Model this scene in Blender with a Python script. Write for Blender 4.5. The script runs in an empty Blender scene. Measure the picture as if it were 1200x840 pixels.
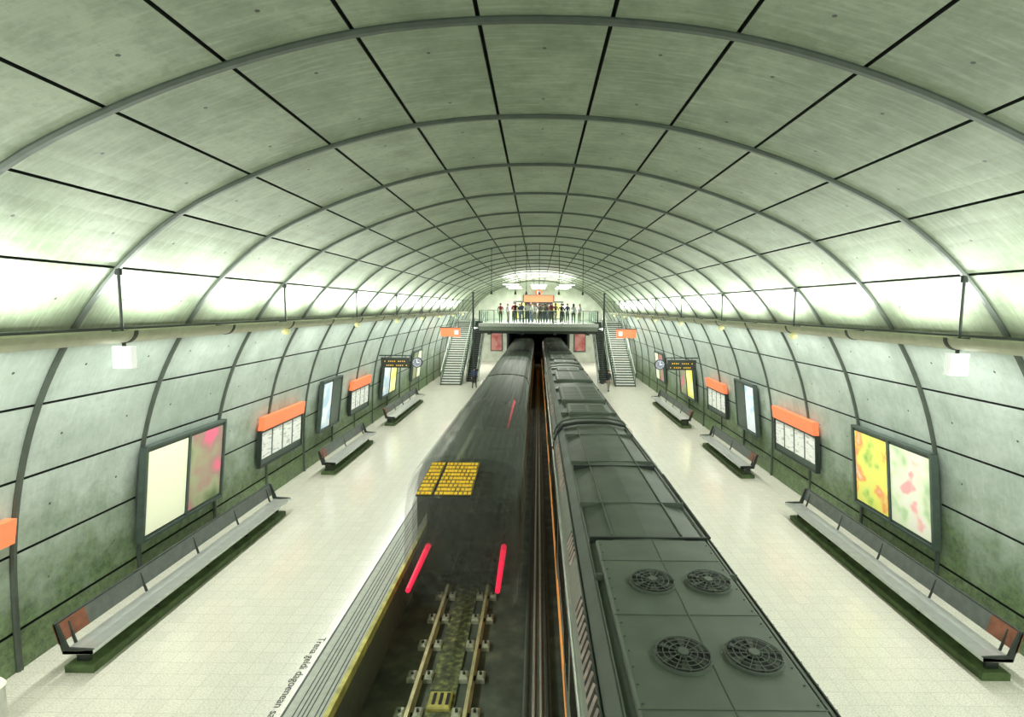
import bpy, bmesh, math, random
from mathutils import Vector, Matrix
random.seed(7)
S = bpy.context.scene
COL = S.collection
S.view_settings.view_transform = 'Standard'

# ------------------------------------------------------------ materials
def new_mat(name):
    m = bpy.data.materials.new(name); m.use_nodes = True
    nt = m.node_tree
    return m, nt, nt.nodes['Principled BSDF']

def mat(name, color, rough=0.5, metal=0.0, var=0.12, scale=6.0, emis=0.0, bump=0.0, stretch=(1,1,1), ecol=None, spec=0.5):
    m, nt, b = new_mat(name)
    N = nt.nodes; L = nt.links
    tc = N.new('ShaderNodeTexCoord'); mp = N.new('ShaderNodeMapping')
    mp.inputs['Scale'].default_value = stretch
    L.new(tc.outputs['Object'], mp.inputs['Vector'])
    nz = N.new('ShaderNodeTexNoise'); nz.inputs['Scale'].default_value = scale; nz.inputs['Detail'].default_value = 5
    L.new(mp.outputs[0], nz.inputs['Vector'])
    r = N.new('ShaderNodeValToRGB')
    c = color
    r.color_ramp.elements[0].position = 0.3; r.color_ramp.elements[1].position = 0.7
    r.color_ramp.elements[0].color = (*[max(0, v*(1-var)) for v in c], 1)
    r.color_ramp.elements[1].color = (*[min(1, v*(1+var)) for v in c], 1)
    L.new(nz.outputs['Fac'], r.inputs['Fac'])
    L.new(r.outputs['Color'], b.inputs['Base Color'])
    b.inputs['Roughness'].default_value = rough; b.inputs['Metallic'].default_value = metal
    b.inputs['Specular IOR Level'].default_value = spec
    if emis > 0:
        b.inputs['Emission Color'].default_value = (*(ecol or c), 1); b.inputs['Emission Strength'].default_value = emis
    if bump > 0:
        bp = N.new('ShaderNodeBump'); bp.inputs['Strength'].default_value = bump; bp.inputs['Distance'].default_value = 0.02
        L.new(nz.outputs['Fac'], bp.inputs['Height']); L.new(bp.outputs[0], b.inputs['Normal'])
    return m

def ramp_mat(name, stops, scale, emis=0.0, rough=0.3, tex='noise', stretch=(1,1,1), detail=2.0):
    m, nt, b = new_mat(name); N = nt.nodes; L = nt.links
    tc = N.new('ShaderNodeTexCoord'); mp = N.new('ShaderNodeMapping'); mp.inputs['Scale'].default_value = stretch
    L.new(tc.outputs['Object'], mp.inputs['Vector'])
    if tex == 'voronoi':
        t = N.new('ShaderNodeTexVoronoi'); t.inputs['Scale'].default_value = scale; out = t.outputs['Distance']
    else:
        t = N.new('ShaderNodeTexNoise'); t.inputs['Scale'].default_value = scale; t.inputs['Detail'].default_value = detail; out = t.outputs['Fac']
    L.new(mp.outputs[0], t.inputs['Vector'])
    r = N.new('ShaderNodeValToRGB'); e = r.color_ramp.elements
    while len(e) < len(stops): e.new(0.5)
    for i, (p, c) in enumerate(stops): e[i].position = p; e[i].color = (*c, 1)
    L.new(out, r.inputs['Fac']); L.new(r.outputs[0], b.inputs['Base Color'])
    b.inputs['Roughness'].default_value = rough
    if emis > 0:
        L.new(r.outputs[0], b.inputs['Emission Color']); b.inputs['Emission Strength'].default_value = emis
    return m

def concrete_panel(name, stain, ca, cb, cd, cl, brush):
    m, nt, b = new_mat(name); N = nt.nodes; L = nt.links
    def math_(op, a, bb=None):
        n = N.new('ShaderNodeMath'); n.operation = op
        for i, v in enumerate((a, bb)):
            if v is None: continue
            if isinstance(v, (int, float)): n.inputs[i].default_value = v
            else: L.new(v, n.inputs[i])
        return n.outputs[0]
    def mix(f, a, c):
        n = N.new('ShaderNodeMix'); n.data_type = 'RGBA'
        if isinstance(f, (int, float)): n.inputs[0].default_value = f
        else: L.new(f, n.inputs[0])
        for i, v in ((6, a), (7, c)):
            if isinstance(v, tuple): n.inputs[i].default_value = (*v, 1)
            else: L.new(v, n.inputs[i])
        return n.outputs[2]
    def noise(scale, det, ro, stretch, off=0):
        mp = N.new('ShaderNodeMapping'); mp.inputs['Scale'].default_value = stretch; mp.inputs['Location'].default_value = (off, off, off)
        L.new(tc.outputs['Object'], mp.inputs['Vector'])
        n = N.new('ShaderNodeTexNoise'); n.inputs['Scale'].default_value = scale; n.inputs['Detail'].default_value = det; n.inputs['Roughness'].default_value = ro
        L.new(mp.outputs[0], n.inputs['Vector']); return n.outputs['Fac']
    def rng(v, a, c):
        f = N.new('ShaderNodeMapRange'); f.inputs[1].default_value = a; f.inputs[2].default_value = c; L.new(v, f.inputs[0]); return f.outputs[0]
    tc = N.new('ShaderNodeTexCoord')
    at = N.new('ShaderNodeAttribute'); at.attribute_name = 'rnd'
    nz = noise(1.1, 9, .7, (1, 1, 1)); n2 = noise(2.0, 7, .6, (.8, 9, .8)); n3 = noise(9, 8, .7, (1, 1, 1), 5); n4 = noise(.55, 6, .6, (1, 1, 1), 9)
    c1 = mix(at.outputs['Fac'], ca, cb)
    c2 = mix(math_('MULTIPLY', rng(nz, .40, .66), .75), c1, cd)
    c2 = mix(math_('MULTIPLY', rng(n4, .48, .62), .35), c2, cd)
    c3 = mix(math_('MULTIPLY', rng(n2, .48, .72), brush), c2, cl)
    c3 = mix(math_('MULTIPLY', rng(n3, .50, .75), .5), c3, cd)
    uv = N.new('ShaderNodeSeparateXYZ'); L.new(tc.outputs['UV'], uv.inputs[0])
    du = uv.outputs[0]; dv = math_('SUBTRACT', math_('ABSOLUTE', uv.outputs[1]), .78)
    d = math_('SQRT', math_('ADD', math_('MULTIPLY', du, du), math_('MULTIPLY', dv, dv)))
    dot = math_('LESS_THAN', d, .024)
    out = mix(math_('MULTIPLY', dot, .9), c3, (.02, .02, .02))
    if stain:
        sp = N.new('ShaderNodeSeparateXYZ'); L.new(tc.outputs['Object'], sp.inputs[0])
        h = math_('ADD', sp.outputs[2], math_('MULTIPLY', nz, -3.4))
        mr = N.new('ShaderNodeMapRange'); mr.inputs[1].default_value = -.9; mr.inputs[2].default_value = 1.2; mr.inputs[3].default_value = 1; mr.inputs[4].default_value = 0
        L.new(h, mr.inputs[0])
        out = mix(math_('MULTIPLY', mr.outputs[0], .92), out, mix(rng(n3, .35, .65), (.05, .09, .03), (.18, .27, .10)))
    L.new(out, b.inputs['Base Color'])
    b.inputs['Roughness'].default_value = .5
    bp = N.new('ShaderNodeBump'); bp.inputs['Strength'].default_value = .3; bp.inputs['Distance'].default_value = .01
    L.new(n3, bp.inputs['Height']); L.new(bp.outputs[0], b.inputs['Normal'])
    return m

def floor_mat():
    m, nt, b = new_mat('terrazzo_tiles'); N = nt.nodes; L = nt.links
    tc = N.new('ShaderNodeTexCoord')
    br = N.new('ShaderNodeTexBrick'); br.offset = 0; br.inputs['Scale'].default_value = 1.0
    br.inputs['Brick Width'].default_value = .3; br.inputs['Row Height'].default_value = .3
    br.inputs['Mortar Size'].default_value = .004
    br.inputs['Color1'].default_value = (.84, .81, .70, 1); br.inputs['Color2'].default_value = (.79, .765, .66, 1)
    br.inputs['Mortar'].default_value = (.60, .58, .49, 1)
    L.new(tc.outputs['Object'], br.inputs['Vector'])
    nz = N.new('ShaderNodeTexNoise'); nz.inputs['Scale'].default_value = 40; nz.inputs['Detail'].default_value = 4
    L.new(tc.outputs['Object'], nz.inputs['Vector'])
    r = N.new('ShaderNodeValToRGB'); r.color_ramp.elements[0].position = .35; r.color_ramp.elements[0].color = (.74, .74, .72, 1)
    r.color_ramp.elements[1].position = .6; r.color_ramp.elements[1].color = (1, 1, 1, 1)
    L.new(nz.outputs['Fac'], r.inputs[0])
    mx = N.new('ShaderNodeMix'); mx.data_type = 'RGBA'; mx.blend_type = 'MULTIPLY'; mx.inputs[0].default_value = 1
    L.new(br.outputs['Color'], mx.inputs[6]); L.new(r.outputs[0], mx.inputs[7])
    L.new(mx.outputs[2], b.inputs['Base Color']); b.inputs['Roughness'].default_value = .2
    b.inputs['Specular IOR Level'].default_value = .7
    return m

def glass_mat():
    m, nt, b = new_mat('railing_glass'); N = nt.nodes; L = nt.links
    t = N.new('ShaderNodeBsdfTransparent'); t.inputs[0].default_value = (.88, .97, .92, 1)
    mx = N.new('ShaderNodeMixShader'); mx.inputs[0].default_value = .15
    b.inputs['Base Color'].default_value = (.6, .75, .68, 1); b.inputs['Roughness'].default_value = .08
    L.new(t.outputs[0], mx.inputs[1]); L.new(b.outputs[0], mx.inputs[2])
    L.new(mx.outputs[0], N['Material Output'].inputs['Surface'])
    return m

M_PANEL = concrete_panel('vault_concrete', False, (.23, .28, .19), (.31, .36, .26), (.125, .165, .10), (.42, .465, .355), .42)  # darker than the walls: weaker light at the vault top put into the colour
M_WALLP = concrete_panel('wall_concrete', True, (.45, .52, .47), (.55, .62, .57), (.30, .37, .31), (.70, .76, .72), .2)
M_JOINT = mat('joint_dark', (.014, .019, .014), .8)
M_RIB = mat('rib_steel', (.085, .105, .085), .45, .2)
M_FLOOR = floor_mat()
M_COPE = mat('coping_stone', (.46, .48, .41), .5, var=.12, scale=9)
M_YEL = mat('edge_yellow', (.58, .52, .14), .6, var=.4, scale=4)
M_BLK = mat('black_rubber', (.025, .028, .025), .6)
M_BED = ramp_mat('track_bed_concrete', [(.3, (.060, .074, .055)), (.5, (.09, .11, .082)), (.62, (.13, .145, .105)), (.75, (.19, .20, .11))], 2.2, rough=.75, detail=8)
M_MOSS = ramp_mat('mossy_slab', [(.35, (.06, .075, .045)), (.5, (.12, .14, .065)), (.62, (.24, .26, .10)), (.75, (.5, .46, .16))], 7, rough=.8, detail=8)
M_RAIL = mat('rail_steel', (.66, .60, .33), .45, .3, var=.3, scale=3)
M_RUST = mat('fastener_metal', (.48, .50, .37), .5, .1, var=.3)
M_SIDE = mat('platform_side', (.13, .145, .115), .8)
M_ROOF = mat('train_roof_paint', (.098, .118, .094), .5, 0, var=.22, scale=1.5, bump=.05)
M_ROOF2 = mat('train_roof_panel', (.128, .155, .122), .5, 0.0, var=.15, scale=2)
M_MROOF = mat('train_roof_streaked', (.10, .12, .094), .55, 0, var=.65, scale=5, stretch=(2.5, .03, 1))
M_BODY = mat('train_body_silver', (.46, .48, .43), .35, .35, var=.1)
M_GLS = mat('train_window_glass', (.04, .045, .042), .1, 0, spec=.8)
M_RED = mat('train_red', (.55, .05, .03), .35)
M_SLAT = mat('louvre_slat', (.62, .50, .45), .4, .1, var=.3)
M_ORG = mat('sign_orange', (.90, .20, .08), .45, var=.05, emis=.6)
M_STRIPE = mat('stripe_orange', (.90, .36, .08), .4, emis=.5)
M_FAN = mat('fan_grille', (.015, .019, .015), .5, .2)
M_TAIL = mat('tail_light_red', (.85, .02, .07), .4, emis=.9)
M_STEEL = mat('stainless_steel', (.62, .64, .60), .3, .6, var=.08)
M_TUBE = mat('trough_enamel', (.66, .67, .52), .4, .1, var=.08)
M_DARK = mat('dark_metal', (.04, .050, .043), .45, .2)
M_FRAME = mat('frame_green_grey', (.09, .125, .105), .4, .2)
M_BACK = mat('bench_back_enamel', (.15, .17, .155), .35, .3, var=.15)
M_WOOD = mat('bench_end_brown', (.24, .09, .05), .4, 0, var=.3)
M_PLINTH = mat('plinth_green', (.09, .145, .05), .7, var=.4, scale=5)
M_CREAM = mat('poster_cream', (.82, .84, .62), .5, emis=.38, var=.02, spec=.2)
M_P1 = ramp_mat('poster_rose', [(.3, (.14, .20, .09)), (.45, (.36, .38, .22)), (.55, (.38, .24, .20)), (.65, (.75, .16, .26))], .9, .3)
M_P2 = ramp_mat('poster_yellow_flowers', [(.28, (.30, .5, .10)), (.42, (.75, .80, .18)), (.52, (.88, .82, .16)), (.62, (.88, .34, .12)), (.75, (.85, .8, .6))], 1.5, .35, detail=3)
M_P3 = ramp_mat('poster_pale_flowers', [(.30, (.45, .60, .35)), (.45, (.74, .80, .58)), (.56, (.84, .84, .70)), (.66, (.86, .42, .42))], 1.6, .35, detail=2)
M_P4 = ramp_mat('poster_blue_white', [(.4, (.45, .60, .72)), (.55, (.82, .88, .92))], 1.5, .4)
M_P5 = ramp_mat('poster_yellow', [(.4, (.80, .75, .12)), (.6, (.92, .92, .5))], 1.2, .5)
M_P6 = ramp_mat('poster_red', [(.4, (.50, .10, .09)), (.6, (.60, .28, .24))], 1.2, .15)
M_PAPER = ramp_mat('timetable_paper', [(.36, (.5, .5, .5)), (.46, (.80, .82, .78)), (.7, (.88, .9, .86))], 5, .2, stretch=(1, .6, 3))
M_LED = mat('led_amber', (.85, .52, .04), .4, emis=.4, var=.3, scale=12)
M_WHITE = mat('white_plastic', (.88, .90, .84), .4, emis=.7)
M_LAMP = mat('lamp_glow', (.75, .75, .35), .4, emis=.5)
M_CLOCK = mat('clock_face', (.25, .28, .35), .3, emis=.2)
M_MEZZ = mat('mezzanine_slab', (.26, .30, .25), .5)
M_STEP = mat('stair_tread', (.85, .86, .80), .5)
M_RISER = mat('stair_riser', (.12, .13, .11), .6)
M_ENDW = mat('end_wall_plaster', (.74, .80, .67), .6, scale=1.5)
M_GLASS = glass_mat()
M_GLOW = mat('ceiling_lamp_white', (1, 1, .95), .4, emis=4)

# ------------------------------------------------------------ mesh builder
class MB:
    def __init__(s): s.v = []; s.f = []; s.m = []; s.mats = []; s.sm = []
    def mi(s, m):
        if m not in s.mats: s.mats.append(m)
        return s.mats.index(m)
    def add(s, vs, fs, m, smooth=False):
        o = len(s.v); s.v += [tuple(v) for v in vs]
        for f in fs: s.f.append([i+o for i in f]); s.m.append(s.mi(m)); s.sm.append(smooth)
    def box(s, x0, x1, y0, y1, z0, z1, m, ch=0.0):
        if x0 > x1: x0, x1 = x1, x0
        if y0 > y1: y0, y1 = y1, y0
        vs = [(x, y, z) for z in (z0, z1) for y in (y0, y1) for x in (x0, x1)]
        if ch > 0:
            vs = vs[:4] + [(x, y, z1-ch) for y in (y0, y1) for x in (x0, x1)] + [(x, y, z1) for y in (y0+ch, y1-ch) for x in (x0+ch, x1-ch)]
            fs = [(0,2,3,1),(0,1,5,4),(1,3,7,5),(3,2,6,7),(2,0,4,6),(4,5,9,8),(5,7,11,9),(7,6,10,11),(6,4,8,10),(8,9,11,10)]
            s.add(vs, fs, m); return
        s.add(vs, [(0,2,3,1),(4,5,7,6),(0,1,5,4),(1,3,7,5),(3,2,6,7),(2,0,4,6)], m)
    def rod(s, a, b, r, m, n=8, r2=None, smooth=True):
        a = Vector(a); b = Vector(b); d = (b-a).normalized()
        u = d.orthogonal().normalized(); w = d.cross(u); r2 = r if r2 is None else r2
        vs = []
        for p, rr in ((a, r), (b, r2)):
            for i in range(n):
                t = 2*math.pi*i/n; vs.append(p+u*math.cos(t)*rr+w*math.sin(t)*rr)
        s.add(vs, [(i, (i+1) % n, n+(i+1) % n, n+i) for i in range(n)], m, smooth)
        s.add(vs, [tuple(range(n))[::-1], tuple(range(n, 2*n))], m)
    def prism_y(s, prof, y0, y1, m, caps=True, mats=None, smooth=False, closed=True):
        n = len(prof); vs = [(x, y0, z) for x, z in prof]+[(x, y1, z) for x, z in prof]
        rng = range(n if closed else n-1)
        for i in rng:
            j = (i+1) % n
            s.add([vs[i], vs[j], vs[n+j], vs[n+i]], [(0, 1, 2, 3)], mats[i] if mats else m, smooth)
        if caps: s.add(vs, [tuple(range(n))[::-1], tuple(range(n, 2*n))], m)
    def sphere(s, c, r, m, n=10, sc=(1,1,1)):
        vs = []; fs = []
        k = n//2
        for i in range(k+1):
            p = math.pi*i/k
            for j in range(n):
                t = 2*math.pi*j/n
                vs.append((c[0]+r*sc[0]*math.sin(p)*math.cos(t), c[1]+r*sc[1]*math.sin(p)*math.sin(t), c[2]+r*sc[2]*math.cos(p)))
        for i in range(k):
            for j in range(n): fs.append((i*n+j, i*n+(j+1) % n, (i+1)*n+(j+1) % n, (i+1)*n+j))
        s.add(vs, fs, m, True)
    def build(s, name, parent=None, merge=False):
        me = bpy.data.meshes.new(name); me.from_pydata(s.v, [], s.f); me.update()
        for m in s.mats: me.materials.append(m)
        me.polygons.foreach_set('material_index', s.m); me.polygons.foreach_set('use_smooth', s.sm)
        bm = bmesh.new(); bm.from_mesh(me)
        if merge: bmesh.ops.remove_doubles(bm, verts=bm.verts, dist=1e-4)
        bmesh.ops.recalc_face_normals(bm, faces=bm.faces); bm.to_mesh(me); bm.free()
        o = bpy.data.objects.new(name, me); COL.objects.link(o)
        if parent: o.parent = parent
        return o

# ------------------------------------------------------------ vault
HALF = [(.70, 9.40), (2.01, 9.26), (3.35, 8.93), (4.64, 8.46), (5.85, 7.85), (6.89, 6.98), (7.72, 5.91), (8.36, 4.71), (8.78, 3.42), (9.0, 2.1), (9.06, .72), (9.06, 0.0)]
PTS = [(-x, z) for x, z in HALF[::-1]] + HALF
def cr(p0, p1, p2, p3, t):
    return tuple(.5*((2*b)+(-a+c)*t+(2*a-5*b+4*c-d)*t*t+(-a+3*b-3*c+d)*t**3) for a, b, c, d in zip(p0, p1, p2, p3))
def seg(i, t):
    n = len(PTS)
    p0 = PTS[max(i-1, 0)]; p3 = PTS[min(i+2, n-1)]
    return cr(p0, PTS[i], PTS[i+1], p3, t)
DR = 2.85; R0 = 5.9; K0, K1 = -4, 20
YS, YE = R0+K0*DR, R0+K1*DR
def nrm(i, t):
    a = seg(i, max(t-.02, 0)); b = seg(i, min(t+.02, 1))
    dx, dz = b[0]-a[0], b[1]-a[1]; l = math.hypot(dx, dz)
    return (-dz/l, dx/l)
def build_panels(name, segs, material):
    v = []; f = []; uvs = []; rn = []; mi = []
    SUB = 4
    for i in segs:
        ln = math.dist(PTS[i], PTS[i+1]); g = .024/ln
        ts = [g+(1-2*g)*k/SUB for k in range(SUB+1)]
        pr = [seg(i, t) for t in ts]; nn = [nrm(i, t) for t in ts]
        for k in range(K0, K1):
            y0 = R0+k*DR+.03; y1 = R0+(k+1)*DR-.03; r = random.random()
            o = len(v)
            for (x, z) in pr: v += [(x, y0, z), (x, y1, z)]
            for (x, z), (nx, nz) in zip(pr, nn): v += [(x+nx*.07, y0, z+nz*.07), (x+nx*.07, y1, z+nz*.07)]
            b = 2*(SUB+1)
            for j in range(SUB):
                f.append((o+2*j, o+2*j+1, o+2*j+3, o+2*j+2)); rn.append(r); mi.append(0)
                u0 = (j/SUB-.5)*ln; u1 = ((j+1)/SUB-.5)*ln; h = DR/2
                uvs += [(u0, -h), (u0, h), (u1, h), (u1, -h)]
                for q in (0, 1):
                    f.append((o+2*j+q, o+2*j+2+q, o+b+2*j+2+q, o+b+2*j+q)); rn.append(r); uvs += [(9, 9)]*4; mi.append(1)
            for j in (0, SUB):
                f.append((o+2*j, o+2*j+1, o+b+2*j+1, o+b+2*j)); rn.append(r); uvs += [(9, 9)]*4; mi.append(1)
    me = bpy.data.meshes.new(name); me.from_pydata(v, [], f)
    ul = me.uv_layers.new(name='UVMap')
    for a, uvv in enumerate(uvs): ul.data[a].uv = uvv
    at = me.attributes.new('rnd', 'FLOAT', 'FACE'); at.data.foreach_set('value', rn)
    me.materials.append(material); me.materials.append(M_JOINT); me.polygons.foreach_set('material_index', mi); me.update()
    o = bpy.data.objects.new(name, me); COL.objects.link(o)
    return o
NS = len(PTS)-1
LW = list(range(0, 5)); CE = list(range(5, NS-5)); RW = list(range(NS-5, NS))
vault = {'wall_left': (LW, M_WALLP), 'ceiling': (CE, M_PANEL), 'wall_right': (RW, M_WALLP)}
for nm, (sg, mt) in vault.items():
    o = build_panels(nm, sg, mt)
    mb = MB()
    prof = []
    for i in sg:
        for k in range(4):
            t = k/4; p = seg(i, t); n = nrm(i, t); prof.append((p, n))
    p = seg(sg[-1], 1); n = nrm(sg[-1], 1); prof.append((p, n))
    mb.prism_y([(p[0]+n[0]*.06, p[1]+n[1]*.06) for p, n in prof], YS, YE, M_JOINT, caps=False, closed=False, smooth=True)
    mb.build(nm+'_shell', o)
    mb = MB()
    sec = [(-.055, .0), (-.055, -.02), (-.03, -.05), (.03, -.05), (.055, -.02), (.055, .0)]
    for k in range(K0, K1+1):
        y = R0+k*DR
        ring = [[(p[0]+n[0]*h, y+dy, p[1]+n[1]*h) for dy, h in sec] for p, n in prof]
        for a, b in zip(ring[:-1], ring[1:]):
            for j in range(len(sec)-1): mb.add([a[j], a[j+1], b[j+1], b[j]], [(0, 1, 2, 3)], M_RIB, True)
    mb.build(nm+'_ribs', o)

# ------------------------------------------------------------ end wall
mb = MB()
up = [p for p in PTS if p[1] >= 4.7]
mb.add([(x, YE-.05, z) for x, z in up], [tuple(range(len(up)))], M_ENDW)
for s in (-1, 1):
    lo = [(s*x, z) for x, z in HALF if z <= 4.72] + [(s*3.5, 0), (s*3.5, 4.71)]
    mb.add([(x, YE-.05, z) for x, z in lo], [tuple(range(len(lo)))], M_ENDW)
    mb.box(s*3.5, s*3.7, YE-.3, YE+.6, 0, 4.7, M_DARK)
mb.box(-3.6, 3.6, YE-.05, YE+12, 4.71, 4.9, M_DARK)
mb.box(-3.6, -3.5, YE, YE+12, -1.3, 4.71, M_JOINT); mb.box(3.5, 3.6, YE, YE+12, -1.3, 4.71, M_JOINT)
mb.box(-3.6, 3.6, YE+12, YE+12.1, -1.3, 4.9, M_JOINT)
mb.box(-2.9, 2.9, YE-.2, YE-.05, 5.02, 7.1, M_FRAME)
for i in range(5):
    x = -2.6+i*1.08; mb.box(x, x+.95, YE-.24, YE-.2, 5.1, 6.9, M_P5 if i in (0, 4) else M_GLS)
mb.build('wall_end')
mb = MB()
mb.box(-1.7, 1.7, YE-.55, YE-.3, 7.0, 7.75, M_ORG); mb.box(-1.8, 1.8, YE-.3, YE-.24, 6.95, 7.8, M_DARK)
mb.rod((0, YE-.56, 8.1), (0, YE-.3, 8.1), .35, M_ORG, 20); mb.rod((0, YE-.58, 8.1), (0, YE-.55, 8.1), .2, M_WHITE, 20)
mb.build('station_entrance_sign')
for s in (-1, 1):
    mb = MB()
    mb.box(s*4.2, s*5.6, YE-.2, YE-.06, 1.2, 3.5, M_FRAME); mb.box(s*4.3, s*5.5, YE-.22, YE-.2, 1.3, 3.4, M_P6)
    mb.build('advertising_lightbox')

# ------------------------------------------------------------ platforms & track bed
mb = MB()
for s in (-1, 1):
    mb.box(s*4.02, s*9.12, YS, YE, -1.4, 0, M_FLOOR)
    mb.box(s*3.36, s*4.02, YS, YE, -1.4, 0, M_COPE)
    mb.box(s*3.28, s*3.36, YS, YE, -.18, 0, M_YEL)
    mb.box(s*3.32, s*3.36, YS, YE, -1.4, -.18, M_SIDE)
    for x, w in ((3.40, .02), (3.47, .02), (3.60, .02), (3.67, .02), (3.74, .02), (3.82, .02), (3.98, .04)):
        mb.box(s*x, s*(x+w), YS, YE, 0.0, .003, M_DARK)
mb.build('floor')
mb = MB()
mb.box(-3.32, 3.32, YS, YE+12, -1.4, -1.2, M_BED)
mb.box(-.28, .28, YS, YE+12, -1.2, -1.08, M_SIDE, .02)
for x in (-.2, -.07, .07, .2): mb.rod((x, YS, -1.05), (x, YE, -1.05), .03, M_DARK if abs(x) > .1 else M_STEEL, 6)
for s in (-1, 1): mb.box(s*1.86-.27, s*1.86+.27, YS, YE, -1.2, -1.15, M_MOSS)
mb.build('track_bed')
def track(cx):
    mb = MB()
    pr = [(-.065, 0.001), (.065, 0.001), (.065, .02), (.012, .04), (.012, .15), (.035, .165), (.035, .2), (-.035, .2), (-.035, .165), (-.012, .15), (-.012, .04), (-.065, .02)]
    for rx in (-.53, .53):
        mb.prism_y([(cx+rx+x, -1.2+z) for x, z in pr], YS, YE+10, M_RAIL)
    y = -2.0
    while y < 60:
        for rx in (-.53, .53):
            for dx in (-.17, .17):
                x = cx+rx+dx
                mb.box(x-.09, x+.09, y-.13, y+.13, -1.199, -1.08, M_RUST, .03)
                mb.rod((x, y, -1.08), (x, y, -1.03), .03, M_DARK, 6)
            mb.box(cx+rx-.10, cx+rx+.10, y-.07, y+.07, -1.199, -1.165, M_DARK)
        y += 1.02
    mb.build('railway_track')
track(-1.86); track(1.86)
mb = MB()
mb.box(-2.08, -1.64, 9.3, 9.75, -1.149, -1.07, M_YEL, .03)
for i in range(3): mb.box(-2.0+i*.13, -1.94+i*.13, 9.38, 9.68, -1.07, -1.06, M_BLK)
mb.build('track_balise')

def text_obj(name, body, size, loc, rot, m):
    c = bpy.data.curves.new(name, 'FONT'); c.body = body; c.size = size; c.extrude = .001
    o = bpy.data.objects.new(name, c); COL.objects.link(o); o.location = loc; o.rotation_euler = rot
    c.materials.append(m); return o
text_obj('platform_edge_lettering', 'Trena geldi dagoenean sartu  Tren eta nasa artean tartea dago', .20, (-4.22, 9.75, .004), (0, 0, -math.pi/2), M_BLK)
text_obj('platform_edge_lettering', 'Trena geldi dagoenean sartu', .20, (4.22, 6.0, .004), (0, 0, math.pi/2), M_BLK)

# ------------------------------------------------------------ trains
SEC = [(-1.26, -.88), (-1.37, -.6), (-1.37, 1.45), (-1.33, 1.9), (-1.22, 2.2), (-1.05, 2.38), (-.55, 2.48), (.0, 2.5), (.55, 2.48), (1.05, 2.38), (1.22, 2.2), (1.33, 1.9), (1.37, 1.45), (1.37, -.6), (1.26, -.88)]
def secm(roof): return [M_BODY]*4 + [roof]*6 + [M_BODY]*4 + [M_DARK]
def fan(mb, x, y, z, r):
    n = 28
    mb.rod((x, y, z), (x, y, z+.03), r*1.04, M_ROOF2, n)
    mb.rod((x, y, z+.03), (x, y, z+.034), r*.96, M_FAN, n)
    for rr in (.95, .72, .5, .28):
        for i in range(n):
            a = 2*math.pi*i/n; b = 2*math.pi*(i+1)/n
            mb.rod((x+r*rr*math.cos(a), y+r*rr*math.sin(a), z+.05), (x+r*rr*math.cos(b), y+r*rr*math.sin(b), z+.05), .006, M_ROOF, 4)
    for i in range(12):
        a = 2*math.pi*i/12
        mb.rod((x+.05*math.cos(a), y+.05*math.sin(a), z+.052), (x+r*math.cos(a), y+r*math.sin(a), z+.045), .006, M_ROOF, 4)
    mb.rod((x, y, z+.03), (x, y, z+.07), .06, M_ROOF2, 12)
    for i in range(6):
        a = 2*math.pi*i/6+.2; c, s_ = math.cos(a), math.sin(a)
        mb.add([(x+.05*c, y+.05*s_, z+.036), (x+r*.9*c, y+r*.9*s_, z+.036), (x+r*.9*math.cos(a+.45), y+r*.9*math.sin(a+.45), z+.045)], [(0, 1, 2)], M_ROOF)
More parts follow.
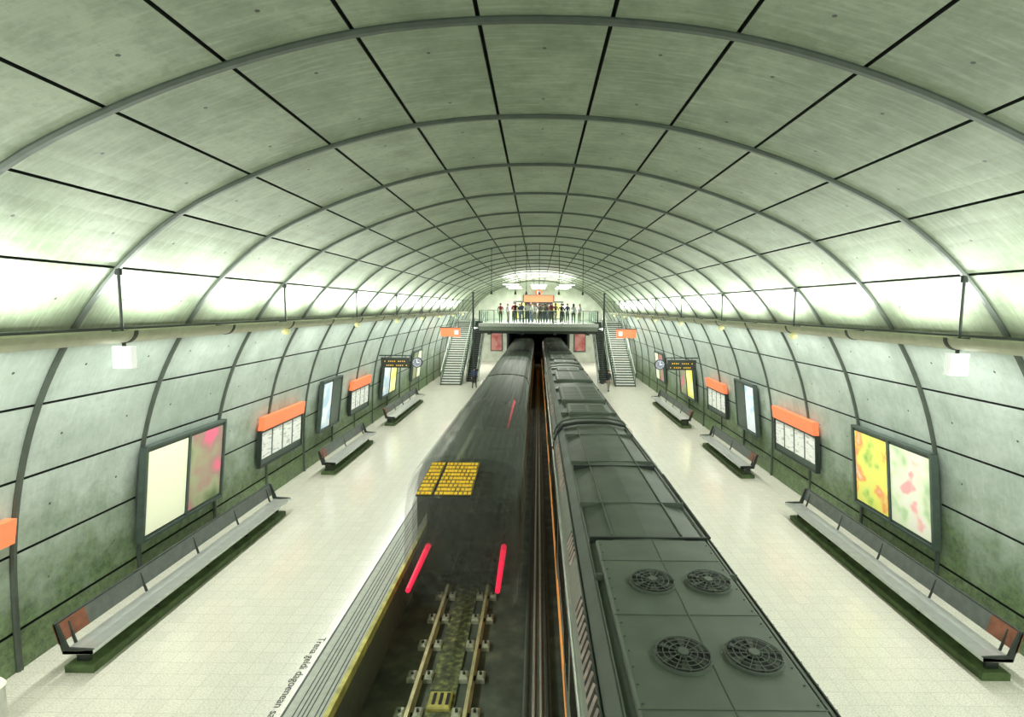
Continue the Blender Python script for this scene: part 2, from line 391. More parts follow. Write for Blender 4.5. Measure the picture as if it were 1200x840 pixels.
def car(mb, cx, y0, y1, motion=False):
    roof = M_MROOF if motion else M_ROOF
    mb.prism_y([(cx+x, z) for x, z in SEC], y0, y1, roof, mats=secm(roof), smooth=False)
    for s in (-1, 1):
        X = cx+s*1.37
        if motion:     # windows and doors smeared into continuous bands
            mb.box(X-.012, X+.012, y0, y1, .45, 1.38, M_GLS)
        else:
            y = y0+1.2; k = 0
            while y < y1-1.6:
                if k % 3 == 1:
                    mb.box(X-.02, X+.02, y-.05, y+1.35, -.55, 1.5, M_BODY)
                    mb.box(X-.024, X+.024, y+.63, y+.67, -.55, 1.5, M_RED)
                    for q in (0, .68): mb.box(X-.03, X+.03, y+.06+q, y+.58+q, .3, 1.3, M_GLS)
                else:
                    mb.box(X-.012, X+.012, y-.05, y+1.35, .35, 1.42, M_DARK)
                    mb.box(X-.02, X+.02, y+.02, y+1.28, .42, 1.35, M_GLS)
                y += 1.6; k += 1
            mb.box(X-.024, X+.024, y0, y1, -.60, -.32, M_STRIPE)
            mb.rod((X, y0, 1.56), (X, y1, 1.56), .04, M_STEEL, 8)
            mb.rod((X, y0, 1.47), (X, y1, 1.47), .018, M_STRIPE, 6)
            for ya, yb in ((y0+3.2, y0+9.4), (y1-5.2, y1-1.2)):
                y = ya
                while y < yb:
                    if int((y-ya)/1.3) % 4 != 3:
                        a_ = (cx+s*1.318, 1.96); b_ = (cx+s*1.235, 2.20)
                        mb.add([(a_[0], y, a_[1]), (a_[0], y+.04, a_[1]), (b_[0], y+.04, b_[1]), (b_[0], y, b_[1]), (a_[0]+s*.03, y+.02, a_[1]+.02), (b_[0]+s*.03, y+.02, b_[1]+.02)], [(0,3,5,4),(1,2,5,4)], M_SLAT)
                        mb.add([(a_[0]+s*.012, y+.05, a_[1]), (a_[0]+s*.012, y+.17, a_[1]), (b_[0]+s*.012, y+.17, b_[1]+.004), (b_[0]+s*.012, y+.05, b_[1]+.004)], [(0,1,2,3)], M_BLK)
                    y += .19
        mb.rod((cx+s*1.225, y0+.1, 2.22), (cx+s*1.225, y1-.1, 2.22), .018, M_DARK, 6)
        mb.rod((cx+s*1.02, y0+.2, 2.41), (cx+s*1.02, y1-.2, 2.41), .014, M_ROOF2, 6)
    for yb in (y0+2.8, y1-2.8):
        mb.box(cx-.75, cx+.75, yb-1.3, yb+1.3, -.93, -.7, M_DARK)
        for dy in (-.95, .95):
            for sx in (-.56, .50): mb.rod((cx+sx, yb+dy, -.66), (cx+sx+.06, yb+dy, -.66), .33, M_DARK, 20)
    if not motion:
        y = y0+1.4
        while y < y1-1:
            mb.box(cx-1.04, cx+1.04, y, y+.025, 2.40, 2.508, M_ROOF2); y += 2.9
def joint(mb, cx, y0, y1):
    pr = [(x*.86, z*.93 if z > 0 else z*.8) for x, z in SEC]
    n = 5
    for i in range(n):
        a = y0+(y1-y0)*i/n; b = y0+(y1-y0)*(i+1)/n
        mb.prism_y([(cx+x*.96, z*.97) for x, z in pr], a, a+(b-a)*.5, M_BLK)
        mb.prism_y([(cx+x, z) for x, z in pr], a+(b-a)*.5, b, M_DARK)
CR = 1.87
mb = MB()
cars = [(.3, 17.7), (18.15, 35.5), (35.95, 53.3), (53.75, 70)]
for a, b in cars: car(mb, CR, a, b)
for (a, b), (c, d) in zip(cars[:-1], cars[1:]): joint(mb, CR, b, c)
mb.box(CR-.92, CR+.92, 3.6, 8.6, 2.44, 2.54, M_ROOF2, .03)
for fx, fy in ((1.60, 7.2), (2.39, 7.2), (1.60, 5.6), (2.39, 5.6), ): fan(mb, fx, fy, 2.54, .31)
for y in (4.8, 6.4, 7.85): mb.box(CR-.92, CR+.92, y, y+.012, 2.54, 2.546, M_ROOF)
mb.box(CR+.02-.006, CR+.02+.006, 3.6, 8.6, 2.54, 2.546, M_ROOF)
for i in range(18):
    for sx in (-.86, .86): mb.rod((CR+sx, 3.8+i*.27, 2.54), (CR+sx, 3.8+i*.27, 2.552), .012, M_ROOF, 6)
for x in (-.6, .6): mb.box(CR+x-.012, CR+x+.012, 8.9, 17.4, 2.46, 2.50, M_ROOF2)
for y in (8.75, 12.9): mb.box(CR-1.0, CR+1.0, y, y+.04, 2.38, 2.513, M_DARK)
arc = [(CR+x, z+.07) for x, z in SEC[3:12]]
for yy, r in ((17.55, .045), (18.35, .04)):
    for a, b in zip(arc[:-1], arc[1:]): mb.rod((a[0], yy, a[1]), (b[0], yy, b[1]), r, M_DARK if yy < 18 else M_ROOF2, 6)
mb.rod((CR+1.12, 12.5, 2.42), (CR+1.05, 17.5, 2.48), .025, M_STEEL, 6); mb.rod((CR+1.12, 9, 2.40), (CR+1.12, 12.5, 2.42), .025, M_DARK, 6)
for a, b in cars[1:]:
    for ya, yb, w, h in ((a+1.2, a+3.0, .75, .10), (a+3.6, a+7.4, .9, .14), (b-7.5, b-4.0, .9, .14), (b-3.2, b-1.4, .7, .10)):
        mb.box(CR-w, CR+w, ya, yb, 2.42, 2.48+h, M_ROOF2, .05)
        y = ya+.25
        while y < yb-.3:
            mb.box(CR-w+.12, CR-.06, y, y+.10, 2.48+h, 2.485+h, M_FAN); mb.box(CR+.06, CR+w-.12, y, y+.10, 2.48+h, 2.485+h, M_FAN); y += .32
mb.box(CR-1.2, CR+1.2, .1, .3, -.6, 2.0, M_GLS)
mb.build('metro_train')

# left train, departing (long exposure: body partly translucent towards its tail)
CL = -1.86
mb = MB(); Y0 = 13.3
cars = [(Y0+.5, 30.6), (31.05, 48.3), (48.75, 72)]
for a, b in cars: car(mb, CL, a, b, motion=True)
for (a, b), (c, d) in zip(cars[:-1], cars[1:]): joint(mb, CL, b, c)
A = [(CL+x, Y0+.5, z) for x, z in SEC]
B = [(CL+x*.95, Y0+.12+max(0, z)*.08, z*.97 if z > 0 else z) for x, z in SEC]
C = [(CL+x*.86, Y0+max(0, z)*.10, z*.92 if z > 0 else z*.95) for x, z in SEC]
n = len(SEC); sm_ = secm(M_MROOF)
for P, Q in ((A, B), (B, C)):
    for i in range(n):
        j = (i+1) % n; mb.add([P[i], P[j], Q[j], Q[i]], [(0, 1, 2, 3)], sm_[i], True)
mb.add(C, [tuple(range(n))], M_MROOF)
def fy(z): return Y0+max(0, z)*.10
def face_quad(x0, x1, z0, z1, m, off=.02, th=.04):
    vs = [(CL+x, fy(z)-off-d, z) for d in (0, th) for x, z in ((x0, z0), (x1, z0), (x1, z1), (x0, z1))]
    mb.add(vs, [(0,1,2,3),(7,6,5,4),(0,4,5,1),(1,5,6,2),(2,6,7,3),(3,7,4,0)], m)
face_quad(-1.02, 1.02, .35, 1.45, M_GLS, -.01)
face_quad(-1.1, 1.1, -.75, -.45, M_DARK, .0, .1)
for sx in (-.98, .98):
    mb.rod((CL+sx, Y0-.02, .22), (CL+sx, Y0-.08, .22), .13, M_DARK, 16)
mb.box(CL-.12, CL+.12, Y0-.35, Y0, -.75, -.5, M_DARK)
train = mb.build('departing_metro_train')
def ghost(m, a0, a1, y0, y1):
    g = m.copy(); g.name = m.name+'_blurred'; nt = g.node_tree; N = nt.nodes; L = nt.links
    b = N['Principled BSDF']; out = N['Material Output']
    tc = N.new('ShaderNodeTexCoord'); sp = N.new('ShaderNodeSeparateXYZ'); L.new(tc.outputs['Object'], sp.inputs[0])
    mr = N.new('ShaderNodeMapRange'); mr.inputs[1].default_value = y0; mr.inputs[2].default_value = y1; mr.inputs[3].default_value = a0; mr.inputs[4].default_value = a1
    L.new(sp.outputs[1], mr.inputs[0])
    t = N.new('ShaderNodeBsdfTransparent'); mx = N.new('ShaderNodeMixShader')
    L.new(mr.outputs[0], mx.inputs[0]); L.new(t.outputs[0], mx.inputs[1]); L.new(b.outputs[0], mx.inputs[2]); L.new(mx.outputs[0], out.inputs['Surface'])
    return g
for i, m in enumerate(list(train.data.materials)):
    lo = .10 if m in (M_BODY, M_GLS) else .22
    train.data.materials[i] = ghost(m, lo, 1.0, 13.2, 30)
mb = MB()
M_ENV = mat('motion_smear', (.20, .23, .19), .7, var=.6, scale=4, stretch=(3, .03, 3))
M_ENV2 = mat('motion_smear_light', (.60, .63, .58), .7, var=.35, scale=4, stretch=(3, .03, 3))
for k, (gx, ys, ye_) in enumerate(((.96, 12.9, 17), (1.0, 12.3, 19), (1.05, 12.6, 22))):
    sc_ = [(CL+x*gx, z if z < 1.4 else z+(gx-1)*1.0) for x, z in SEC]
    off = lambda z: max(0, (z-1.2))*.5
    for i in range(n):
        j = (i+1) % n
        if i == n-1: continue
        mm = M_ENV if 3 <= i <= 10 else M_ENV2
        mb.add([(sc_[i][0], ys+off(sc_[i][1]), sc_[i][1]), (sc_[j][0], ys+off(sc_[j][1]), sc_[j][1]), (sc_[j][0], ye_, sc_[j][1]), (sc_[i][0], ye_, sc_[i][1])], [(0, 1, 2, 3)], mm)
    if k < 2:   # faint rear faces
        for i in range(n//2):
            j = n-1-i
            if j-i <= 1: break
            a_, b_ = sc_[i], sc_[j]; c_, d_ = sc_[i+1], sc_[j-1]
            mb.add([(a_[0], ys+off(a_[1]), a_[1]), (b_[0], ys+off(b_[1]), b_[1]), (d_[0], ys+off(d_[1]), d_[1]), (c_[0], ys+off(c_[1]), c_[1])], [(0, 1, 2, 3)], M_ENV)
env = mb.build('motion_smear', train)
for i, m in enumerate(list(env.data.materials)): env.data.materials[i] = ghost(m, .11 if m.name.startswith('motion_smear_light') else .15, .24 if m.name.startswith('motion_smear_light') else .32, 12.3, 15)
mb = MB()
Pb = (11.95, 2.05); Pt = (12.92, 2.54)
def disp(u, v):
    xl = -2.83+(-2.62+2.83)*v; xr = -1.56+(-1.46+1.56)*v
    return (xl+(xr-xl)*u, Pb[0]+(Pt[0]-Pb[0])*v, Pb[1]+(Pt[1]-Pb[1])*v)
def dq(u0, u1, v0, v1, m, up_):
    P = [disp(u0, v0), disp(u1, v0), disp(u1, v1), disp(u0, v1)]
    lo = [(x, y, z) for x, y, z in P]; hi = [(x, y-up_*.45, z+up_) for x, y, z in P]
    mb.add(lo+hi, [(3,2,1,0),(4,5,6,7),(0,1,5,4),(1,2,6,5),(2,3,7,6),(3,0,4,7)], m)
dq(-.01, .29, -.02, 1.02, M_DARK, .012); dq(.32, 1.01, -.02, 1.02, M_DARK, .012)
M_DISP = mat('display_amber_smear', (.30, .22, .06), .6, var=.35, scale=10)
dq(0, .28, 0, 1, M_DISP, .018); dq(.33, 1.0, 0, 1, M_DISP, .018)
for r in range(9):
    v0 = r/9+.02
    for u0, u1, c in ((.0, .28, 4), (.33, 1.0, 9)):
        for q in range(c):
            a = u0+(u1-u0)*q/c; w = (u1-u0)/c
            sh = .2*w*math.sin(r*1.3+q)
            dq(max(u0, a+sh), min(u1, a+w*.72+sh), v0, v0+.06, M_LED, .03)
mb.build('destination_display', train)
mb = MB()
for sx in (-.98, .98): mb.rod((CL+sx, Y0-.0, .22), (CL+sx, Y0-2.2, .22), .075, M_TAIL, 12, .055)
mb.rod((CL+.86, 17.0, 2.49), (CL+.86, 22.0, 2.49), .02, ghost(M_TAIL, .12, .3, 17, 22), 8, .05)  # red lamp reflection on the roof, painted as a glowing rod
mb.build('tail_trails_roof_reflection', train)

# ------------------------------------------------------------ uplight troughs
def area(name, loc, rot, sx, sy, power, col=(1, .99, .92), parent=None, spread=180):
    l = bpy.data.lights.new(name, 'AREA'); l.shape = 'RECTANGLE'; l.size = sx; l.size_y = sy; l.energy = power; l.color = col
    l.spread = math.radians(spread)
    o = bpy.data.objects.new(name, l); COL.objects.link(o); o.location = loc; o.rotation_euler = rot
    if parent: o.parent = parent
    return o
TX, TZ = 6.87, 5.96
TR = .20
for s in (-1, 1):
    mb = MB()
    ye = 50.0
    arcp = [(s*TX+TR*math.cos(t), TZ+TR*math.sin(t)) for t in [math.pi+math.pi*i/12 for i in range(13)]]
    arci = [(s*TX+(TR-.02)*math.cos(t), TZ+(TR-.02)*math.sin(t)) for t in [2*math.pi-math.pi*i/12 for i in range(13)]]
    mb.prism_y(arcp+arci, YS+.5, ye, M_TUBE, smooth=False)
    for k in range(K0, 16):
        y = R0+k*DR
        mb.prism_y([(s*TX+(TR+.012)*math.cos(t), TZ+(TR+.012)*math.sin(t)) for t in [math.pi+math.pi*i/12 for i in range(13)]], y, y+.08, M_RIB)
        if k % 2 == 1:
            mb.rod((s*TX, y, TZ-.05), (s*TX, y, 6.95), .022, M_DARK, 8)
            mb.rod((s*TX, y, 6.86), (s*TX, y, 6.96), .05, M_DARK, 8)
            if k == 1:
                mb.box(s*TX-.15, s*TX+.15, y-.05, y+.08, TZ-.62, TZ-.26, M_WHITE); mb.rod((s*TX, y+.02, TZ-.27), (s*TX, y+.02, TZ-.1), .03, M_DARK)
            else:
                mb.sphere((s*TX, y, TZ-.28), .11, M_LAMP, 14, (1, 1, .8)); mb.rod((s*TX, y, TZ-.22), (s*TX, y, TZ-.12), .05, M_DARK)
    mb.rod((s*(TX+.32), YS+.5, TZ+.02), (s*(TX+.32), ye, TZ+.02), .025, M_DARK, 6)
    t = mb.build('uplight_trough')
    for k in range(K0, 15):
        y = R0+(k+.5)*DR
        area('lamp_up', (s*TX, y, TZ+.02), (math.pi, 0, 0), .18, 1.6, 90, (.95, 1, .92), t)
        area('fill_down', (s*(TX+.28), y, TZ-.23), (0, 0, 0), .12, 2.2, 90, (.97, 1, .94), t)  # unseen fill added beside the trough to brighten platform and wall

# ------------------------------------------------------------ benches
def bench(s, y0, y1):
    mb = MB()
    mb.box(s*7.72, s*8.22, y0+.1, y1-.1, 0, .14, M_PLINTH, .02)
    n = max(2, int((y1-y0)/1.7)+1)
    for i in range(n):
        y = y0+.25+(y1-y0-.5)*i/(n-1)
        mb.box(s*7.88, s*8.1, y-.03, y+.03, .14, .43, M_DARK)
        mb.rod((s*8.1, y, .40), (s*8.24, y, .86), .025, M_DARK, 6)
    mb.prism_y([(s*7.62, .42), (s*7.60, .455), (s*7.62, .49), (s*7.9, .465), (s*8.12, .47), (s*8.14, .44), (s*8.12, .41), (s*7.9, .41)], y0, y1, M_STEEL)
    for a, b, m in ((y0, y0+.6, M_WOOD), (y0+.6, y1, M_BACK)):
        mb.prism_y([(s*8.16, .60), (s*8.24, .93), (s*8.28, .93), (s*8.28, .90), (s*8.20, .58)], a, b, m)
    mb.rod((s*8.255, y0, .94), (s*8.255, y1, .94), .022, M_DARK, 8)
    for y in (y0, y1):
        mb.add([(s*7.62, y+d, .42) for d in (0, .04)]+[(s*8.14, y+d, .41) for d in (0, .04)]+[(s*8.27, y+d, .93) for d in (0, .04)]+[(s*8.2, y+d, .93) for d in (0, .04)]+[(s*8.05, y+d, .52) for d in (0, .04)]+[(s*7.62, y+d, .50) for d in (0, .04)],
               [(0,2,4,6,8,10), (11,9,7,5,3,1)]+[(2*i, 2*i+1, (2*i+3) % 12, (2*i+2) % 12) for i in range(6)], M_DARK)
    mb.build('platform_bench')
for s in (-1, 1):
    for a, b in ((8.6, 15.9), (19.6, 24.6), (28, 35.5)): bench(s, a, b)

# ------------------------------------------------------------ wall furniture
def xw(z):
    h = HALF[::-1]
    for (x0, z0), (x1, z1) in zip(h[:-1], h[1:]):
        if z0 <= z <= z1: return x0+(x1-x0)*(z-z0)/(z1-z0)
    return 9.06
def slab(mb, s, y0, y1, z0, z1, off0, off1, m):
    off0 = max(off0, .06)
    a0, a1 = xw(z0)-off0, xw(z1)-off0; b0, b1 = xw(z0)-off1, xw(z1)-off1
    vs = [(s*a0, y0, z0), (s*a0, y1, z0), (s*a1, y1, z1), (s*a1, y0, z1), (s*b0, y0, z0), (s*b0, y1, z0), (s*b1, y1, z1), (s*b1, y0, z1)]
    mb.add(vs, [(0,1,2,3),(7,6,5,4),(0,4,5,1),(1,5,6,2),(2,6,7,3),(3,7,4,0)], m)
def brackets(mb, s, ys, zs):
    for y in ys:
        for z in zs: mb.rod((s*(xw(z)-.1), y, z), (s*(xw(z)-.0), y, z), .03, M_DARK, 6)
def billboard(s, y0, y1, z0, z1, mats):
    mb = MB()
    slab(mb, s, y0, y1, z0, z1, .06, .18, M_FRAME)
    slab(mb, s, y0-.05, y1+.05, z0-.06, z0, .06, .22, M_FRAME); slab(mb, s, y0-.05, y1+.05, z1, z1+.06, .06, .22, M_FRAME)
    slab(mb, s, y0-.06, y0, z0-.06, z1+.06, .06, .22, M_FRAME); slab(mb, s, y1, y1+.06, z0-.06, z1+.06, .06, .22, M_FRAME)
    n = len(mats); w = (y1-y0)/n
    for i, m in enumerate(mats):
        slab(mb, s, y0+w*i+.06, y0+w*(i+1)-.06, z0+.08, z1-.08, .18, .195, m)
    for i in range(1, n): slab(mb, s, y0+w*i-.03, y0+w*i+.03, z0, z1, .18, .22, M_FRAME)
    brackets(mb, s, (y0+.4, y1-.4), (z0+.3, z1-.3))
    mb.build('advertising_lightbox')
def info(s, y0, y1, z0=1.22, frame=True):
    mb = MB()
    slab(mb, s, y0-.02, y1+.02, 2.42, 2.85, .06, .24, M_ORG)
    if frame:
        slab(mb, s, y0, y1, z0, 2.42, .06, .16, M_FRAME)
        w = (y1-y0)/4
        for i in range(4): slab(mb, s, y0+w*i+.05, y0+w*(i+1)-.05, z0+.25, 2.32, .16, .175, M_PAPER)
        for z in (z0-.02, 2.36): slab(mb, s, y0, y1, z, z+.06, .16, .2, M_DARK)
        slab(mb, s, y0-.05, y0, z0-.02, 2.4, .06, .2, M_DARK); slab(mb, s, y1, y1+.05, z0-.02, 2.4, .06, .2, M_DARK)
    brackets(mb, s, (y0+.3, y1-.3), (2.6,))
    mb.build('passenger_information_panel')
billboard(-1, 11.5, 14.4, 1.12, 3.2, [M_CREAM, M_P1]); billboard(1, 11.5, 14.4, 1.12, 3.2, [M_P3, M_P2])
for s in (-1, 1):
    info(s, 16.6, 19.5); info(s, 24.8, 27.4)
    billboard(s, 21.2, 23.2, 1.3, 3.3, [M_P4, M_FRAME])
    billboard(s, 29.8, 32.6, 1.2, 3.2, [M_P4, M_P5] if s < 0 else [M_P5, M_P1])
    billboard(s, 37, 39.5, 1.2, 3.2, [M_P1, M_CREAM])
info(-1, 6.2, 8.5, frame=False)

mb = MB()
bx = -8.12
mb.rod((bx, 7.35, 0), (bx, 7.35, .74), .19, M_STEEL, 24); mb.rod((bx, 7.35, .74), (bx, 7.35, .80), .205, M_CREAM, 24, .17)
mb.rod((bx, 7.35, .80), (bx, 7.35, .802), .1, M_BLK, 20); mb.rod((bx, 7.35, 0), (bx, 7.35, .05), .205, M_DARK, 24)
mb.build('litter_bin')

for s in (-1, 1):
    mb = MB(); y = 28.6; z = 3.35
    mb.box(s*7.0, s*8.5, y, y+.25, z-.27, z+.27, M_DARK)
    for r, zz in enumerate((z+.05, z-.17)):
        for i in range(12):
            if (i*7+r*3) % 5 == 0: continue
            mb.box(s*7.1+s*i*.105, s*7.1+s*(i*.105+.05), y-.01, y, zz, zz+.06, M_LED)
    mb.rod((s*6.9, y+.12, z+.38), (s*8.62, y+.12, z+.38), .03, M_DARK)
    for x in (7.2, 8.3): mb.rod((s*x, y+.12, z+.27), (s*x, y+.12, z+.38), .02, M_DARK)
    mb.rod((s*6.9, y+.12, z+.02), (s*6.9, y+.12, z+.38), .02, M_DARK); mb.rod((s*6.9, y+.12, z+.02), (s*7.0, y+.12, z+.02), .02, M_DARK)
    mb.build('departure_board')
    mb = MB()
    mb.rod((s*6.55, y, z+.02), (s*6.55, y+.2, z+.02), .28, M_DARK, 28); mb.rod((s*6.55, y-.01, z+.02), (s*6.55, y, z+.02), .24, M_CLOCK, 28)
    mb.box(s*6.55-.015, s*6.55+.015, y-.02, y-.01, z+.02, z+.2, M_WHITE); mb.box(s*6.55, s*6.55+.13, y-.02, y-.01, z+.005, z+.035, M_WHITE)
    for i in range(12):
        a = i*math.pi/6; mb.rod((s*6.55+.2*math.cos(a), y-.02, z+.02+.2*math.sin(a)), (s*6.55+.2*math.cos(a), y-.01, z+.02+.2*math.sin(a)), .015, M_WHITE, 6)
    mb.rod((s*6.83, y+.12, z+.02), (s*6.88, y+.12, z+.02), .02, M_DARK)
    mb.build('station_clock')

# ------------------------------------------------------------ mezzanine
MY = 45.0
mb = MB()
mb.box(-5.0, 5.0, MY, 61.5, 4.4, 5.0, M_MEZZ)
mb.box(-5.05, 5.05, MY-.06, MY, 4.75, 5.02, M_STEEL)
for s in (-1, 1): mb.box(s*5.0, s*8.0, 52.2, 61.5, 4.6, 5.0, M_MEZZ)
for x in (-4.2, -1.4, 1.4, 4.2): mb.box(x-.12, x+.12, MY+.05, 61, 4.05, 4.4, M_DARK)
for y in (MY+.3, 50, 55, 60): mb.box(-5, 5, y, y+.25, 4.15, 4.4, M_DARK)
mb.build('mezzanine_floor')
mb = MB()
def rail(mb, a, b, n):
    a = Vector(a); b = Vector(b)
    for i in range(n+1):
        p = a.lerp(b, i/n); mb.rod(p, p+Vector((0, 0, 1.1)), .03, M_DARK, 6)
    up_ = Vector((0, 0, 1.1)); mb.rod(a+up_, b+up_, .035, M_STEEL, 8)
    u1 = Vector((0, 0, .12)); u2 = Vector((0, 0, 1.0))
    mb.add([a+u1, b+u1, b+u2, a+u2], [(0, 1, 2, 3)], M_GLASS)
rail(mb, (-5, MY+.05, 5), (5, MY+.05, 5), 8)
for s in (-1, 1): rail(mb, (s*4.95, MY+.05, 5), (s*4.95, 52.2, 5), 5)
mb.build('mezzanine_railing')
for s in (-1, 1):
    mb = MB()
    zt = 7.6
    mb.box(s*5.45-.07, s*5.45+.07, 44.6, 44.75, 0, zt, M_DARK)
    mb.box(s*5.45-.14, s*5.45+.14, 44.55, 44.8, 0, .12, M_DARK, .03); mb.box(s*5.45-.12, s*5.45+.12, 44.55, 44.8, zt-.1, zt, M_DARK)
    mb.build('support_column')

def stairs(name, s, x0, x1, y0, y1, z1, n, tread, riser, side=M_DARK):
    mb = MB(); dy = (y1-y0)/n; dz = z1/n
    for i in range(n):
        ya = y0+i*dy; z = (i+1)*dz
        mb.box(s*x0, s*x1, ya, ya+dy+.02, max(0, z-dz-.12), z-.05, riser)
        mb.box(s*x0, s*x1, ya-.02, ya+dy, z-.05, z, tread)
    for x in (x0, x1):
        X0, X1 = s*x-.04, s*x+.04
        v = [(X, y, z) for X in (X0, X1) for y, z in ((y0-.1, 0), (y0+.5, 0), (y1, z1-.35), (y1, z1+.12), (y0-.1, .12))]
        mb.add(v, [(0,1,2,3,4), (9,8,7,6,5)]+[(i, (i+1) % 5, 5+(i+1) % 5, 5+i) for i in range(5)], side)
        a = Vector((s*x, y0, .1)); b = Vector((s*x, y1, z1+.1)); up_ = Vector((0, 0, 1.0))
        mb.rod(a+up_, b+up_, .035, M_STEEL, 8)
        for i in range(9):
            p = a.lerp(b, i/8); mb.rod(p, p+up_, .018, M_DARK, 6)
        mb.add([a+Vector((0,0,.1)), b+Vector((0,0,.1)), b+up_*.92, a+up_*.92], [(0, 1, 2, 3)], M_GLASS)
    return mb.build(name)
for s in (-1, 1):
    stairs('staircase', s, 6.35, 7.95, 43.2, 52.15, 5.0, 28, M_STEP, M_RISER)
    stairs('escalator', s, 5.2, 6.15, 45.2, 52.15, 5.0, 30, M_FRAME, M_BLK, M_STEEL)
    mb = MB()
    mb.box(s*6.4, s*8.0, 43.6, 43.8, 3.95, 4.65, M_ORG); mb.box(s*6.35, s*8.05, 43.55, 43.85, 4.65, 4.72, M_DARK)
    for x in (6.55, 7.25): mb.rod((s*x, 43.7, 4.7), (s*x, 43.7, 7.0 if x < 7 else 6.4), .02, M_DARK, 6)
    mb.box(s*6.55, s*6.85, 43.58, 43.6, 4.12, 4.45, M_WHITE)
    mb.build('exit_sign')

def zc(x):
    h = HALF
    x = abs(x)
    if x < h[0][0]: return 9.42
    for (x0, z0), (x1, z1) in zip(h[:-1], h[1:]):
        if x0 <= x <= x1: return z0+(z1-z0)*(x-x0)/(x1-x0)
for x in (-2.3, -1.15, -.62, 0, .95, 2.1):
    mb = MB(); y = 25.9
    mb.rod((x, y, 7.15), (x, y, zc(x)), .014, M_DARK, 6); mb.rod((x, y, zc(x)-.06), (x, y, zc(x)), .05, M_DARK, 8)
    mb.rod((x, y, 7.0), (x, y, 7.15), .06, M_DARK, 10, .03)
    mb.build('hanging_antenna_rod')
for y in (48, 53, 58):
    mb = MB()
    for x in (-2.5, 0, 2.5):
        mb.box(x-.7, x+.7, y, y+.22, 8.35, 8.42, M_GLOW); mb.box(x-.75, x+.75, y-.04, y+.26, 8.42, 8.5, M_STEEL)
        for q in (-.5, .5): mb.rod((x+q, y+.1, 8.5), (x+q, y+.1, zc(x+q)+.02), .012, M_DARK, 6)
    t = mb.build('ceiling_lamp_row')
    for x in (-2.5, 0, 2.5): area('lamp', (x, y+.1, 8.33), (0, 0, 0), 1.3, .2, 340, parent=t)
    area('lamp_uplight', (0, y+.1, 8.52), (math.pi, 0, 0), 6, .2, 380, parent=t)
mb = MB()
for y in (48, 56):
    for s in (-1, 1): mb.box(s*3.9, s*4.08, y, y+3, 4.02, 4.08, M_GLOW)
t = mb.build('under_mezzanine_lamps')
for s in (-1, 1):
    area('lamp', (s*6, 55, 4.4), (0, 0, 0), .3, 8, 550, parent=t)

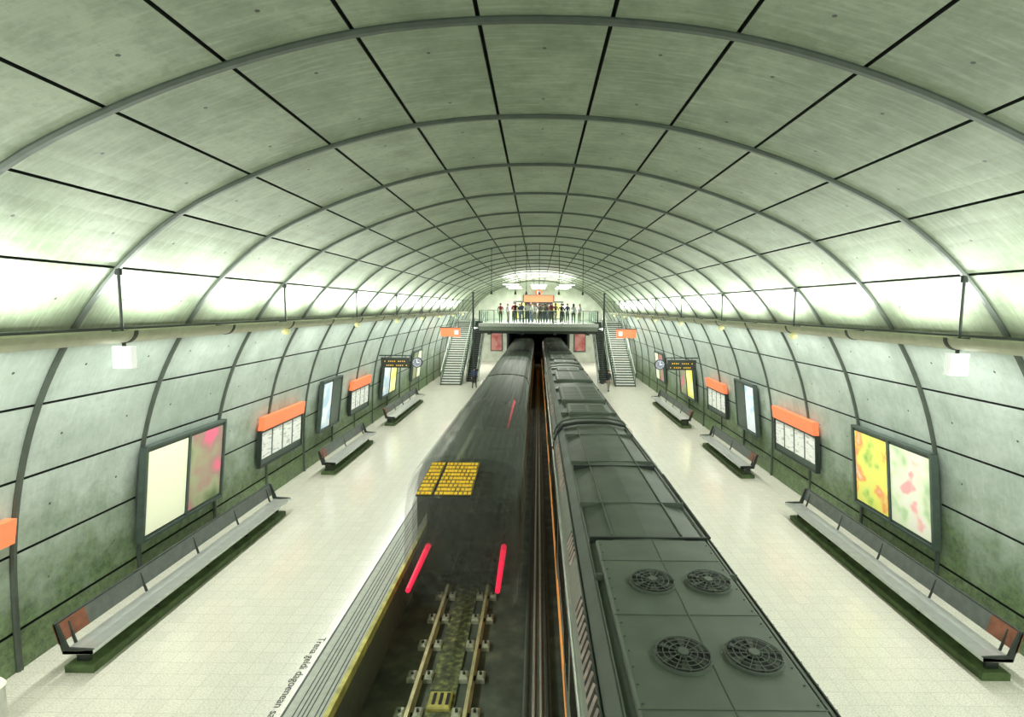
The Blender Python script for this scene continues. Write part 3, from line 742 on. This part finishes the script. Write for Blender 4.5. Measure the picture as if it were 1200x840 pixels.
# ------------------------------------------------------------ people
HAIRS = [mat('hair_dark', (.02, .015, .012), .6), mat('hair_brown', (.09, .05, .025), .6)]
SKIN = mat('skin', (.62, .40, .30), .5)
SHOE = mat('shoe', (.03, .025, .02), .5)
def person(x, y, z, rot, h, top, bottom, hair, arms='down', stride=.0, woman=False):
    k = h/1.72
    P = {'pel': (0, 0, .95), 'wa': (0, 0, 1.1), 'ch': (0, -.01, 1.32), 'nk': (0, 0, 1.48), 'hd': (0, -.015, 1.56), 'ht': (0, -.01, 1.66)}
    Rr = {'pel': (.135, .10), 'wa': (.12, .09), 'ch': (.15, .11), 'nk': (.055, .055), 'hd': (.078, .09), 'ht': (.07, .082)}
    E = [('pel', 'wa', 1), ('wa', 'ch', 1), ('ch', 'nk', 1), ('nk', 'hd', 3), ('hd', 'ht', 3)]
    for s, q in ((-1, 'l'), (1, 'r')):
        sh = .18 if not woman else .16
        P['sh'+q] = (s*sh, 0, 1.40); Rr['sh'+q] = (.06, .06)
        st = stride*s
        if arms == 'down': el, wr, hn = (s*(sh+.05), .03, 1.13), (s*(sh+.06), -.03, .90), (s*(sh+.06), -.05, .83)
        elif arms == 'rail': el, wr, hn = (s*(sh+.07), -.06, 1.16), (s*(sh+.02), -.27, 1.12), (s*(sh+.01), -.33, 1.11)
        else: el, wr, hn = (s*(sh+.08), .02, 1.14), (s*(sh-.04), -.17, 1.22 if s > 0 else .95), (s*(sh-.07), -.22, 1.27 if s > 0 else .9)
        P['el'+q], P['wr'+q], P['hn'+q] = el, wr, hn
        Rr['el'+q] = (.043, .043); Rr['wr'+q] = (.028, .028); Rr['hn'+q] = (.035, .022)
        P['hi'+q] = (s*.09, 0, .88); Rr['hi'+q] = (.09, .095)
        P['kn'+q] = (s*.10, -.02+st*.5, .50); Rr['kn'+q] = (.062, .062)
        P['an'+q] = (s*.10, .02+st, .09); Rr['an'+q] = (.04, .045)
        P['to'+q] = (s*.12, -.13+st, .04); Rr['to'+q] = (.042, .032)
        E += [('ch', 'sh'+q, 1), ('sh'+q, 'el'+q, 1), ('el'+q, 'wr'+q, 1), ('wr'+q, 'hn'+q, 3), ('pel', 'hi'+q, 2), ('hi'+q, 'kn'+q, 2), ('kn'+q, 'an'+q, 2), ('an'+q, 'to'+q, 4)]
    names = list(P)
    me = bpy.data.meshes.new('skel'); me.from_pydata([P[n] for n in names], [(names.index(a), names.index(b)) for a, b, _ in E], [])
    o = bpy.data.objects.new('skel', me); COL.objects.link(o)
    md = o.modifiers.new('Skin', 'SKIN'); md.use_smooth_shade = True
    if not me.skin_vertices:
        bm = bmesh.new(); bm.from_mesh(me); bm.verts.layers.skin.verify(); bm.to_mesh(me); bm.free()
    for i, n in enumerate(names):
        me.skin_vertices[0].data[i].radius = Rr[n]
    me.skin_vertices[0].data[names.index('pel')].use_root = True
    sb = o.modifiers.new('Sub', 'SUBSURF'); sb.levels = 1; sb.render_levels = 1
    dg = bpy.context.evaluated_depsgraph_get()
    em = bpy.data.meshes.new_from_object(o.evaluated_get(dg))
    bpy.data.objects.remove(o)
    mb = MB()
    mats = {1: top, 2: bottom, 3: SKIN, 4: SHOE}
    vs = [v.co.copy() for v in em.vertices]
    segs = [(Vector(P[a]), Vector(P[b]), m) for a, b, m in E]
    mb.v += [tuple(v) for v in vs]
    for p in em.polygons:
        c = sum((vs[i] for i in p.vertices), Vector())/len(p.vertices)
        best = min(segs, key=lambda sg: ((sg[0]+(sg[1]-sg[0])*max(0, min(1, (c-sg[0]).dot(sg[1]-sg[0])/((sg[1]-sg[0]).length_squared))))-c).length)
        m = mats[best[2]]
        if c.z > 1.52 and (c.z > 1.67 or c.y > .02): m = hair
        if abs(c.x) < .1 and c.z > 1.0 and c.z < 1.44 and m is SKIN: m = top
        mb.f.append(list(p.vertices)); mb.m.append(mb.mi(m)); mb.sm.append(True)
    mb.rod((0, -.095, 1.61), (0, -.125, 1.585), .012, SKIN, 6, .016)
    for s in (-1, 1):
        mb.sphere((s*.032, -.092, 1.615), .010, M_BLK, 6); mb.sphere((s*.082, 0, 1.60), .022, SKIN, 6, (.4, .8, 1.2))
    mb.box(-.022, .022, -.103, -.09, 1.555, 1.563, M_RED)
    mb.sphere((0, .012, 1.645), .098, hair, 12, (.95, 1.0, .95))
    if woman: mb.sphere((0, .055, 1.55), .085, hair, 10, (1, .6, 1.6))
    for q in 'lr':
        hnd = Vector(P['hn'+q]); d = (hnd-Vector(P['wr'+q])).normalized(); sd = d.cross(Vector((0, 0, 1) if abs(d.z) < .7 else (0, 1, 0))).normalized()
        for i, ln in enumerate((.065, .078, .083, .075)):
            a = hnd+sd*(i-1.5)*.018; m_ = a+d*ln*.55; mb.rod(a, m_, .0085, SKIN, 5); mb.rod(m_, m_+d*ln*.4+Vector((0, -.012, -.008)), .008, SKIN, 5, .006)
        a = hnd-d*.03; mb.rod(a+sd*.02, a+sd*.055+d*.04, .010, SKIN, 5, .007)
    ob = mb.build('person'); ob.location = (x, y, z); ob.rotation_euler = (0, 0, rot); ob.scale = (k, k, k)
clothes = [mat('cloth_%d' % i, c, .8) for i, c in enumerate([(.02, .022, .03), (.6, .6, .58), (.35, .04, .04), (.05, .07, .14), (.25, .22, .18), (.03, .03, .03), (.7, .72, .7), (.12, .15, .1)])]
folk = [(-2.0, 46.0, 0, 'rail'), (-1.45, 46.3, .4, 'bent'), (-.95, 45.65, 0, 'rail'), (-.35, 46.6, -.6, 'down'), (.15, 45.65, .1, 'rail'), (.6, 46.1, 2.8, 'bent'), (1.1, 45.65, 0, 'rail'), (1.5, 46.9, 1.2, 'down'), (1.95, 45.7, -.1, 'rail'), (2.5, 46.4, .5, 'bent'), (3.0, 46.0, 3.0, 'down'), (-2.7, 47.2, 1.0, 'down'), (.35, 47.8, 2.9, 'down'), (-.7, 48.5, 3.2, 'down'),
        (-3.3, 46.5, .3, 'down'), (-.1, 49.5, .2, 'bent'), (.95, 49.0, -.5, 'down'), (-1.7, 48.0, .8, 'down'), (2.2, 48.3, 2.5, 'down'), (3.6, 47.2, -.8, 'bent'), (-.6, 50.8, 0, 'down'), (1.6, 50.5, .3, 'down'), (-2.3, 49.6, -.4, 'bent')]
for i, (x, y, r, a) in enumerate(folk):
    person(x, y, 5.0, r, 1.66+.16*random.random(), clothes[(i*3) % 8], clothes[(0, 3, 5, 4)[i % 4]], HAIRS[i % 2], a, .12 if a == 'down' else 0, i % 3 == 1)
person(-5.0, 41.5, 0, 3.0, 1.7, clothes[3], clothes[5], HAIRS[0], 'down', .2)
person(5.4, 40.5, 0, .3, 1.65, clothes[0], clothes[4], HAIRS[1], 'down', .2, True)

# ------------------------------------------------------------ world + camera
w = bpy.data.worlds.new('World'); S.world = w; w.use_nodes = True
w.node_tree.nodes['Background'].inputs[0].default_value = (.93, 1, .93, 1)
w.node_tree.nodes['Background'].inputs[1].default_value = .6

cam = bpy.data.cameras.new('camera'); co = bpy.data.objects.new('camera', cam); COL.objects.link(co)
cam.lens = 18.75; cam.sensor_width = 36; cam.shift_x = -.025; cam.clip_start = .05; cam.clip_end = 300
co.matrix_world = Matrix.Translation((-.05, 0, 6.4)) @ Matrix.Rotation(math.radians(90-5.5), 4, 'X') @ Matrix.Rotation(math.radians(.5), 4, 'Z')
S.camera = co
